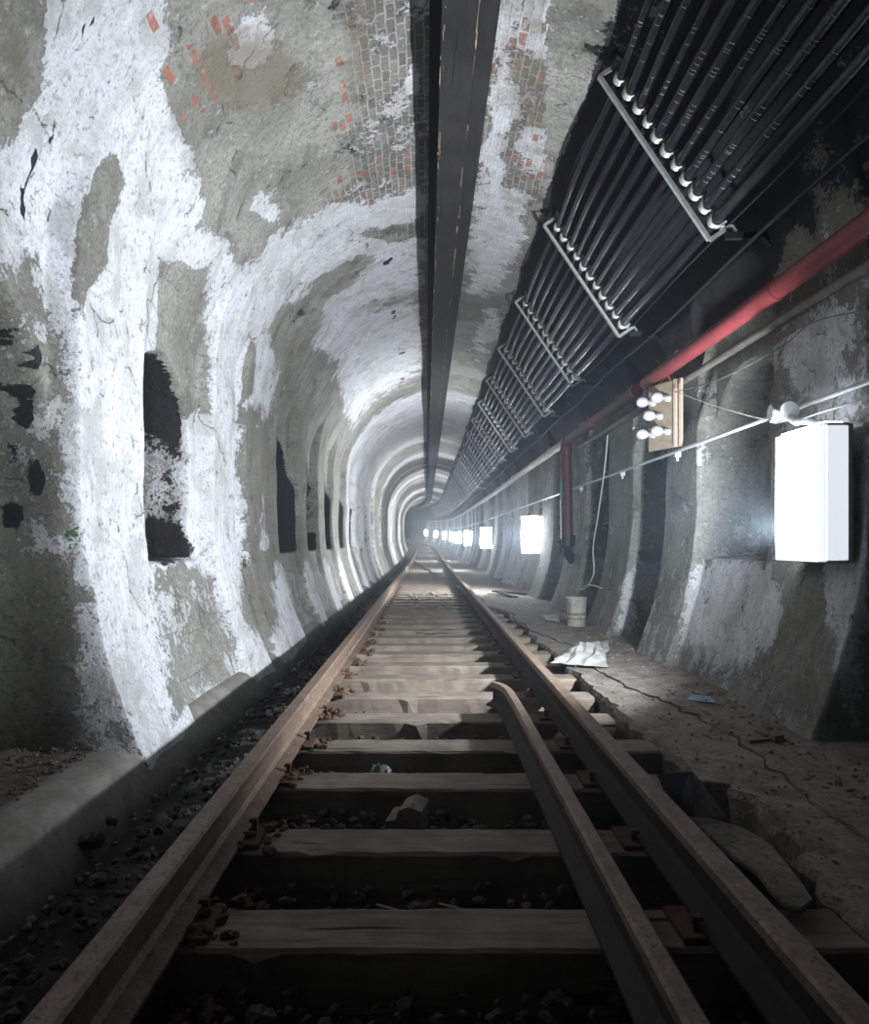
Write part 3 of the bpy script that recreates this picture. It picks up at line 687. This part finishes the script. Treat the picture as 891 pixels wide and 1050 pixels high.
# rack
rk = empty('conduit_rack')
m = MB(); m.bar(BA, BB, .030, .022, nrm)
m.build('bar', GALV, rk)
for e, d in ((BA, 1), (BB, -1)):
    h = MB(); h.bar(e, e+nrm*.17, .026, .010, (0, 1, 0)); h.bar(e+nrm*.17, e+nrm*.17+(BB-BA).normalized()*(-.05*d), .026, .010, nrm); h.build('hanger', GALV, rk)
h = MB(); h.bar(BB+nrm*.10+(BB-BA)*.03, BB+nrm*.36+(BB-BA)*.16, .04, .03, (0, 1, 0)); h.bar(BB+nrm*.3+(BB-BA)*.10, BB+nrm*.34+(BB-BA)*.36, .035, .035, (0, 1, 0)); h.build('wall_bracket', DKSTEEL, rk)
h = MB(); h.bar(BA+nrm*.06-(BB-BA)*.02, BA+nrm*.3-(BB-BA)*.10, .035, .03, (0, 1, 0)); h.build('wall_bracket', DKSTEEL, rk)
clm = []
ud = (BB-BA).normalized()
for i in range(NC):
    c = BA.lerp(BB, cpos[i])+nrm*(.105); r = crad[i]+.008; cl = MB()
    arc = [c+ud*math.cos(t)*r-nrm*math.sin(t)*r for t in np.linspace(-.25, PI*.95, 12)]
    pts = [arc[0]+nrm*.03]+arc
    for dy in (-.016, 0.0, .016): cl.tube([p+Vector((0, dy, 0)) for p in pts], .0095, 6)
    cl.box(c+ud*(r+.008)+nrm*.012, (.02, .045, .026))
    clm.append(cl.build('clamp', CLAMP, rk))
LR = ['nearest', 'second nearest', 'third nearest', 'fourth nearest', 'fifth nearest', 'sixth nearest', 'seventh nearest', 'eighth nearest']
vis = [y for y in RKY if y > 3]
for k, y in enumerate(vis[:26]):
    if k == 0: t = rk
    else:
        t = empty('conduit_rack')
        for ch in rk.children:
            if k > 12 and ch.name.startswith('clamp'): continue
            c = ch.copy(); C.objects.link(c); c.parent = t
    t.location = P(0, y, 0)
    tag(t, ('grey steel rack bar holding eleven conduits, %s rack in view' % LR[k]) if k < 8 else ('distant thin rack bar past the eighth rack, before the tunnel bends' if y < 50 else 'tiny rack bar under the conduits in the far bend'), 'conduit rack', 'racks carrying the conduits')

# ------------------------------------------------------------------ pipes and cables on the right wall
def ptube(name, fx, ys, r, mat, n=12, parent=None, **k):
    m = MB(); m.tube([P(*(fx(y)[0], y, fx(y)[1])) for y in ys], r, n); return m.build(name, mat, parent, **k)
PX, PZ = 2.08, CAMZ+1.50
YE = 10.05
rp = empty('fire_main', label='thick red painted pipe running along the right wall from the upper right corner', cat='pipe')
ptube('pipe_run', lambda y: (PX, PZ), np.arange(1.2, 6.8, .35), .062, REDP, 16, rp)
ptube('pipe_run', lambda y: (PX, PZ), np.arange(6.75, YE+.02, .3), .062, MAROON, 16, rp, label='darker maroon far stretch of the pipe')
for y in (4.05, 6.75, 8.4):
    m = MB(); m.tube([(PX, y-.022, PZ), (PX, y+.022, PZ)], .0665, 16); m.build('coupling', REDP, rp)
dp = empty('down_pipe', (0, 0, 0), label='dark maroon vertical drain pipe with teal tape at the pipe corner', cat='pipe')
m = MB(); m.tube([(PX, YE-.04, PZ+.01), (PX, YE+.06, PZ+.0), (PX+.0, YE+.10, PZ-.08), (PX+.0, YE+.10, PZ-.16)], .085, 16); m.build('elbow', MAROON, dp)
m = MB(); m.tube([(PX, YE+.10, PZ-.12), (PX+.03, YE+.10, CAMZ-.02)], .080, 16); m.build('pipe_run', MAROON, dp)
m = MB(); m.tube([(PX+.03, YE+.1, CAMZ+.10), (PX+.03, YE+.1, CAMZ-.06)], .105, 16); m.tube([(PX+.03, YE+.1, CAMZ-.06), (PX+.03, YE+.12, CAMZ-.16), (PX+.1, YE+.16, CAMZ-.25), (PX+.2, YE+.2, CAMZ-.27)], .08, 14); m.build('trap', DKSTEEL, dp)
m = MB()
for zz_ in (PZ-.14, CAMZ+.55): m.tube([(PX, YE+.1, zz_-.025), (PX, YE+.1, zz_+.025)], .092, 16)
m.build('collar', MAROON, dp)
m = MB(); m.box((PX-.083, YE+.05, CAMZ+.75), (.012, .09, .30)); m.build('tape', TEAL, dp, label='teal tape strip')
m = MB(); m.tube([(PX-.10, YE+.02, CAMZ+.62), (PX-.09, YE+.02, CAMZ+.05)], .009, 6); m.build('drip_tube', WHITEC, dp, label='thin white tube')
ptube('water_pipe', lambda y: (PX+.0, PZ), list(np.arange(YE+.2, 50, .8))+list(np.arange(50, 84, 2)), .058, WHITEP, 12, None, label='pale pinkish white pipe continuing beyond the drain pipe corner', cat='pipe')
ptube('wall_pipe', lambda y: (2.235, CAMZ+1.40), np.arange(1.2, YE, .4), .030, GREYP, 10, None, label='dusty grey pipe fixed to the wall under the red pipe', cat='pipe')
ptube('cable', lambda y: (2.02, CAMZ+1.86+.015*math.sin(y*1.9)), list(np.arange(1.2, 50, .35))+list(np.arange(50, 84, 2)), .013, DKSTEEL, 8, None, label='thin dark cable strung above the red pipe, bright in the distance', cat='cable')
ptube('cable', lambda y: (1.93, CAMZ+2.02+.02*math.sin(y*1.5)), list(np.arange(1.2, 9, .35)), .008, DKSTEEL, 6, None, label='thinner dark cable just above the long cable over the red pipe', cat='cable')
wc = empty('lighting_conduit', label='thin white conduit linking the lamps along the right wall at eye level', cat='conduit')
ptube('pipe_run', lambda y: (2.18, CAMZ+.79), list(np.arange(1.4, 50, .7))+list(np.arange(50, 84, 2)), .015, WHITEC, 8, wc)
for y in (5.98, 7.65, 9.7, 12.3, 15.5, 18):
    m = MB(); m.box((2.20, y, CAMZ+.775), (.05, .04, .06)); m.tube([(2.2, y, CAMZ+.76), (2.2, y, CAMZ+.71)], .012, 8); m.build('strap', WHITEC, wc)
jb = empty('junction_box', (2.10, 4.0, CAMZ+.76), label='round white junction box above the nearest bright lamp', cat='junction box')
m = MB(); m.tube([(0, .10, 0), (0, -.06, 0)], [.05, .055], 16); m.tube([(0, .02, 0), (-.07, .03, 0)], [.05, .052], 16); m.build('box', HOUSE2, jb)
m = MB(); m.tube([(0, -.04, -.03), (.02, -.09, -.07), (.04, -.18, -.08), (.05, -.26, -.12)], .022, 10); m.build('elbow', HOUSE2, jb)
# sagging wires
def wire(name, pts, r, mat, label, cat='wire', parent=None):
    P_ = [Vector(p) for p in pts]; out = []
    for i in range(len(P_)-1):
        p0 = P_[max(i-1, 0)]; p1 = P_[i]; p2 = P_[i+1]; p3 = P_[min(i+2, len(P_)-1)]
        for t in (0, .2, .4, .6, .8):
            out.append(.5*((2*p1)+(p2-p0)*t+(2*p0-5*p1+4*p2-p3)*t*t+(3*p1-p0-3*p2+p3)*t**3))
    out.append(P_[-1]); m = MB(); m.tube(out, r, 6); return m.build(name, mat, parent, label=label, cat=cat) if label else m.build(name, mat, parent)
def wp(px, py, X):           # a point on the plane x = X seen at that pixel
    Y = 700*X/(px-437); return (X, Y, CAMZ+(556-py)*Y/700)
wire('wire', [wp(694, 402, 2.12), wp(740, 418, 2.12), wp(800, 432, 2.12), wp(850, 420, 2.12), wp(891, 408, 2.12), wp(1000, 380, 2.12)], .004, WHITEC, 'thin pale wire sagging from the bulb board past the junction box')
wire('wire', [wp(696, 401, 2.14), wp(740, 388, 2.16), wp(800, 356, 2.17), wp(835, 330, 2.18), wp(891, 318, 2.18)], .004, WIRE, 'thin dark wire running up the wall right of the bulb board')
wire('wire', [wp(622, 448, 2.14), wp(656, 424, 2.14), wp(694, 402, 2.14)], .005, WIRE, 'dark wire along the wall from the wire tangle to the bulb board')
wire('hanging_cord', [wp(623, 446, 2.1), wp(620, 480, 2.1), wp(613, 530, 2.1), wp(608, 562, 2.1), wp(609, 588, 2.1), wp(600, 603, 2.05), wp(594, 603, 1.98), wp(605, 600, 2.02), wp(617, 603, 2.1)], .009, WIREW, 'pale cord hanging in a loose curve in the right wall niche', 'cord')
# bulb board
bb = empty('bulb_board', (2.09, 6.02, CAMZ+1.11), math.radians(22), label='plywood board with five round frosted bulbs hung on the right wall', cat='light fixture')
m = MB(); m.box((0, .0, 0), (.018, .36, .58)); m.build('board', BOARD, bb)
for y in (-.165, -.215):
    m = MB(); m.box((-.012 if y > -.2 else 0, y, 0), (.022, .028, .58)); m.build('edge_strip', SLAT, bb)
for j, (y, z) in enumerate(((-.08, .14), (.11, .135), (.02, .0), (-.08, -.15), (.11, -.15))):
    s_ = MB(); s_.tube([(-.01, y, z), (-.05, y, z)], [.030, .026], 14); so = s_.build('socket', SOCK, bb)
    b_ = MB(); prof = [(.014, 0), (.016, .02), (.024, .035), (.040, .055), (.047, .08), (.046, .105), (.036, .128), (.018, .142), (.001, .146)]
    from mathutils import Euler
    b_.lathe((-.05, y, z), prof, 16, Euler((0, -PI/2, 0))); b_.build('bulb', BULB, so)
wire('cord', [(0.0, -.10, .29), (-.02, -.06, .37), (-.05, -.03, .44), (-.08, .0, .49)], .004, mat_plain('red_cord', (.55, .12, .12), .6), None, None, bb)
# tangle of wire stubs
tg = MB(); random.seed(9); c0 = Vector(wp(662, 436, 2.1))
for k in range(26):
    d = Vector((random.gauss(0, 1), random.gauss(0, 1), random.gauss(0, .8))).normalized()*random.uniform(.07, .17)
    q = Vector((random.gauss(0, 1), random.gauss(0, 1), random.gauss(0, 1)))*.03
    tg.tube([c0, c0+d*.5+q, c0+d], .0045, 5)
tg.build('wire_tangle', WHITEC, label='tangle of stripped wire ends hanging left of the bulb board', cat='wire')
# ------------------------------------------------------------------ lamps
FACE = {}
def lamp(Y, watts, glow, label):
    near = 0 < Y < 10
    root = empty('wall_lamp', P(2.08 if near else 2.05, Y, 1.305 if near else 1.20), label=label, cat='lamp', group='white panel lamps on the right wall and the added unseen fill lamp')
    if not near: root.rotation_euler = (0, 0, math.radians(30 if Y > 0 else -30))
    m = MB(); m.box((.105, 0, 0), (.03, .49, .72)); m.box((.04, 0, -.355), (.13, .49, .015)); m.box((.04, 0, .355), (.13, .49, .015)); m.build('housing', HOUSING, root, bevel=.004)
    if glow not in FACE: FACE[glow] = (mat_emit('lamp_face_%d' % len(FACE), LAMP_COL, glow), mat_emit('lamp_side_%d' % len(FACE), LAMP_COL, glow*(6.0 if near else 1)), mat_emit('lamp_edge_%d' % len(FACE), LAMP_COL, glow*(.52 if near else .6)))
    m = MB(); m.box((-.025, .03, 0), (.012, .43, .715)); m.build('diffuser', FACE[glow][0], root, label='glowing white face')
    m = MB(); m.box((.03, .241, 0), (.105, .012, .69)); m.build('far_edge', FACE[glow][1], root, label='glowing narrow far side')
    m = MB(); m.box((.035, -.241, 0), (.115, .012, .69)); m.build('near_edge', FACE[glow][2], root, label='dimly glowing near side')
    m = MB(); m.box((-.022, -.222, 0), (.012, .05, .71)); m.build('cover_strip', FACE[glow][2], root)
    if near:
        m = MB(); m.box((.035, 0, .368), (.10, .42, .010)); m.build('top_edge', FACE[glow][1], root, label='glowing narrow top')
    m = MB(); m.tube([(.06, .1, .36), (.06, .12, .42)], .02, 8); m.build('bracket', DKSTEEL, root)
    d = bpy.data.lights.new('lamp_beam', 'SPOT'); d.energy = watts; d.color = LAMP_COL; d.spot_size = math.radians(156 if near else 175 if Y > 0 else 40); d.spot_blend = 1.0; d.shadow_soft_size = .05
    l = bpy.data.objects.new('lamp_beam', d); C.objects.link(l); l.parent = root; l.location = (-.09, .03, -.20 if near else -.1)
    dr = Vector((-1, .78, .42)) if near else Vector((-.6, .9, .3)) if Y > 0 else Vector((-.777, .625, .25)); l.rotation_euler = dr.to_track_quat('-Z', 'Y').to_euler()
names = {3.76: 'large glowing white panel lamp on the nearest right pier', 13.4: 'glowing panel lamp, second from the camera on the right wall', 23.7: 'glowing panel lamp, third from the camera on the right wall', 34: 'small distant lamp, fourth from the camera on the right wall', 44: 'small distant lamp, fifth from the camera, where the right wall starts to bend', 54: 'tiny distant lamp, sixth from the camera on the bending right wall', 64: 'tiny distant lamp, seventh from the camera on the bending right wall', 74: 'tiny distant lamp, last but one before the right wall bends out of view'}
for Y, wt, gl in LAMPS:
    lamp(Y, wt, gl, names.get(Y, 'unseen fill lamp added behind the camera, lighting the near left pier' if Y < 0 else 'tiny blazing lamp where the tunnel bends at the far end'))
# ------------------------------------------------------------------ loose things
def gp(px, py, z):          # the point at height z seen at that pixel
    Y = 700*(CAMZ-z)/(py-556); return ((px-437)*Y/700, Y, z)
bk = empty('bucket', gp(591, 642, .04), label='dented stained white bucket standing against the right wall', cat='bucket')
m = MB(); m.lathe((0, 0, 0), [(.001, .0), (.105, .0), (.11, .02), (.104, .05), (.112, .07), (.106, .095), (.113, .12), (.110, .14), (.122, .33), (.128, .335), (.128, .35), (.118, .35), (.108, .06), (.001, .05)], 22); m.build('body', BUCK, bk)
m = MB(); m.tube([(.128*math.cos(t), .128*math.sin(t), .33-.05*math.sin(t)) for t in np.linspace(0, PI, 12)], .004, 6); m.build('handle', WIRE, bk)
def sheet(name, pts, mat, z0, h, label, cat, seed, n=9, amp=.03, th=.004):
    """crumpled sheet: quad patch between four ground points"""
    random.seed(seed); m = MB(); A, B, D_, E = [Vector(p) for p in pts]; vs = []
    for i in range(n+1):
        for j in range(n+1):
            u = i/n; v = j/n; p = A.lerp(B, u).lerp(E.lerp(D_, u), v)
            e = min(u, 1-u, v, 1-v); p = p+Vector((random.uniform(-1, 1)*amp*.5, random.uniform(-1, 1)*amp*.5, h*(e*4)**.7*random.random()+.004))
            vs.append(p)
    fs = [(i*(n+1)+j, (i+1)*(n+1)+j, (i+1)*(n+1)+j+1, i*(n+1)+j+1) for i in range(n) for j in range(n)]
    m.add(vs, fs); o = m.build(name, mat, label=label, cat=cat); s = o.modifiers.new('thickness', 'SOLIDIFY'); s.thickness = th; return o
sheet('crumpled_paper', [gp(566, 680, .05), gp(622, 684, .05), gp(624, 657, .05), gp(588, 664, .05)], PAPER, .05, .07, 'crumpled pale sheet of paper on the walkway edge beside the right rail', 'paper', 3, 9, .05)
sheet('crumpled_paper', [gp(560, 636, .05), gp(574, 638, .05), gp(572, 630, .05), gp(556, 631, .05)], PAPER, .05, .02, 'small flat white scrap on the walkway left of the bucket', 'paper', 4, 5, .02)
sheet('plastic_scrap', [gp(704, 718, .05), gp(732, 721, .05), gp(730, 715, .05), gp(708, 714, .05)], BLUE, .05, .02, 'torn pale blue plastic scrap on the walkway concrete', 'litter', 5, 6, .02)
sheet('plastic_bottle', [gp(376, 797, -.08), gp(404, 797, -.08), gp(400, 789, -.08), gp(380, 789, -.08)], BAG, -.1, .04, 'crushed clear plastic bottle lying on the ballast between two crossties', 'litter', 6, 6, .02)
for k, (a, b, lab) in enumerate((((540, 609), (505, 606), 'broken dark plank by the foot of the distant right wall'), ((528, 612), (512, 607), 'short dark board across the walkway edge in the distance'))):
    m = MB(); p = Vector(gp(*a, .06)); q = Vector(gp(*b, .10)); m.bar(p, q, .12, .03); m.build('broken_plank', mat_wood('dark_plank_%d' % k, (.12, .1, .08), (.08, .07, .06), (.03, .03, .03)), label=lab, cat='plank')
# far white slabs on the walkway
for k, (a, b, c, d) in enumerate((((455, 582), (470, 580), (466, 574), (457, 574)), ((500, 615), (512, 617), (508, 611), (498, 611)))):
    pass
# stick on the walkway
m = MB(); m.bar(gp(768, 760, .05), gp(800, 757, .06), .02, .015); m.box(gp(797, 757, .065), (.05, .03, .03), jit=.006); m.build('stick', TIE, label='short dark stick lying across the cracked walkway', cat='stick')
# concrete block between ties
cb = MB(); p = Vector(gp(414, 858, -.09))
pr = [(-.062, 0), (.062, 0), (.068, .115), (.02, .135), (-.02, .12), (-.03, .085), (-.07, .08)]
f0 = [(p.x+x, p.y-.05+.02*x, p.z+z) for x, z in pr]; f1 = [(p.x+x+.03, p.y+.075, p.z+z*.94+.01) for x, z in pr]
n_ = len(pr); cb.add(f0+f1, [tuple(range(n_)), tuple(reversed(range(n_, 2*n_)))]+[(i, (i+1) % n_+0, (i+1) % n_+n_, i+n_)[::-1] for i in range(n_)])
cb.build('concrete_chunk', CONC, label='broken pale concrete chunk lying between the crossties', cat='concrete chunk')
# sticks in ballast
for k, (a, b) in enumerate((((386, 928), (440, 943)), ((450, 927), (487, 936)))):
    m = MB(); m.bar(gp(*a, -.09), gp(*b, -.10), .012, .006); m.build('stick', TIE, label=('longer' if k == 0 else 'shorter')+' thin splinter on the ballast before the front crossties', cat='stick')
m = MB(); m.bar(gp(418, 800, -.02), gp(505, 802, -.02), .02, .02); m.build('lath', TIE, label='thin wooden lath leaning on the back of a crosstie', cat='stick')
# steel channel scrap beside the right rail
sc_ = empty('steel_bracket', (0, 0, 0), label='dark folded steel bracket standing between right rail and walkway', cat='scrap metal')
def quad(name, pts, th, mat, parent, **k):
    m = MB(); m.add(pts, [(0, 1, 2, 3)]); o = m.build(name, mat, parent, **k); s = o.modifiers.new('thickness', 'SOLIDIFY'); s.thickness = th; s.offset = 0; return o
A_ = gp(690, 818, .03); Yb = A_[1]
def at(px, py, Y): return ((px-437)*Y/700, Y, CAMZ+(556-py)*Y/700)
quad('plate', [at(692, 835, 2.42), at(712, 838, 2.35), at(708, 791, 2.42), at(674, 794, 2.5)], .008, DKSTEEL, sc_)
quad('flange', [at(712, 838, 2.35), at(744, 838, 2.40), at(711, 793, 2.52), at(707, 791, 2.42)], .008, CONC, sc_, label='dusty sloping flange')
# long flat flap
def flap():
    m = MB(); top = [(712, 838), (735, 843), (762, 851), (790, 868), (808, 890), (822, 908), (834, 926)]; bot = [(704, 838), (724, 856), (752, 880), (776, 896), (790, 915), (806, 930), (822, 935)]
    n = len(top); vs = [gp(a, b, .07-.02*i/n) for i, (a, b) in enumerate(top)]+[gp(a, b, .07-.02*i/n) for i, (a, b) in enumerate(bot)]
    m.add(vs, [(i, i+1, n+i+1, n+i) for i in range(n-1)]); o = m.build('steel_sheet', CONC, label='long dusty tongue shaped sheet lying beside the right rail', cat='scrap sheet')
    s = o.modifiers.new('thickness', 'SOLIDIFY'); s.thickness = .02; s.offset = 0
    b = o.modifiers.new('b', 'BEVEL'); b.width = .004
flap()
m = MB(); m.bar(gp(820, 962, -.02), gp(858, 975, -.02), .05, .012); m.build('wood_splint', TIE, label='flat wooden splint on the ballast near the lower right corner', cat='stick')
for k, (a, r, lab) in enumerate((((88, 862), .05, 'dark jagged stone at the foot of the left curb'), ((112, 842), .03, 'brown brick fragment behind the jagged stone by the left curb'))):
    random.seed(30+k); m = MB(); m.rock(gp(*a, -.14), r, .9); m.rock((gp(*a, -.14)[0]+r*.5, gp(*a, -.14)[1]+r*.5, -.15), r*.7, .9); m.build('stone', RUST if k else BALLAST, label=lab, cat='stone')
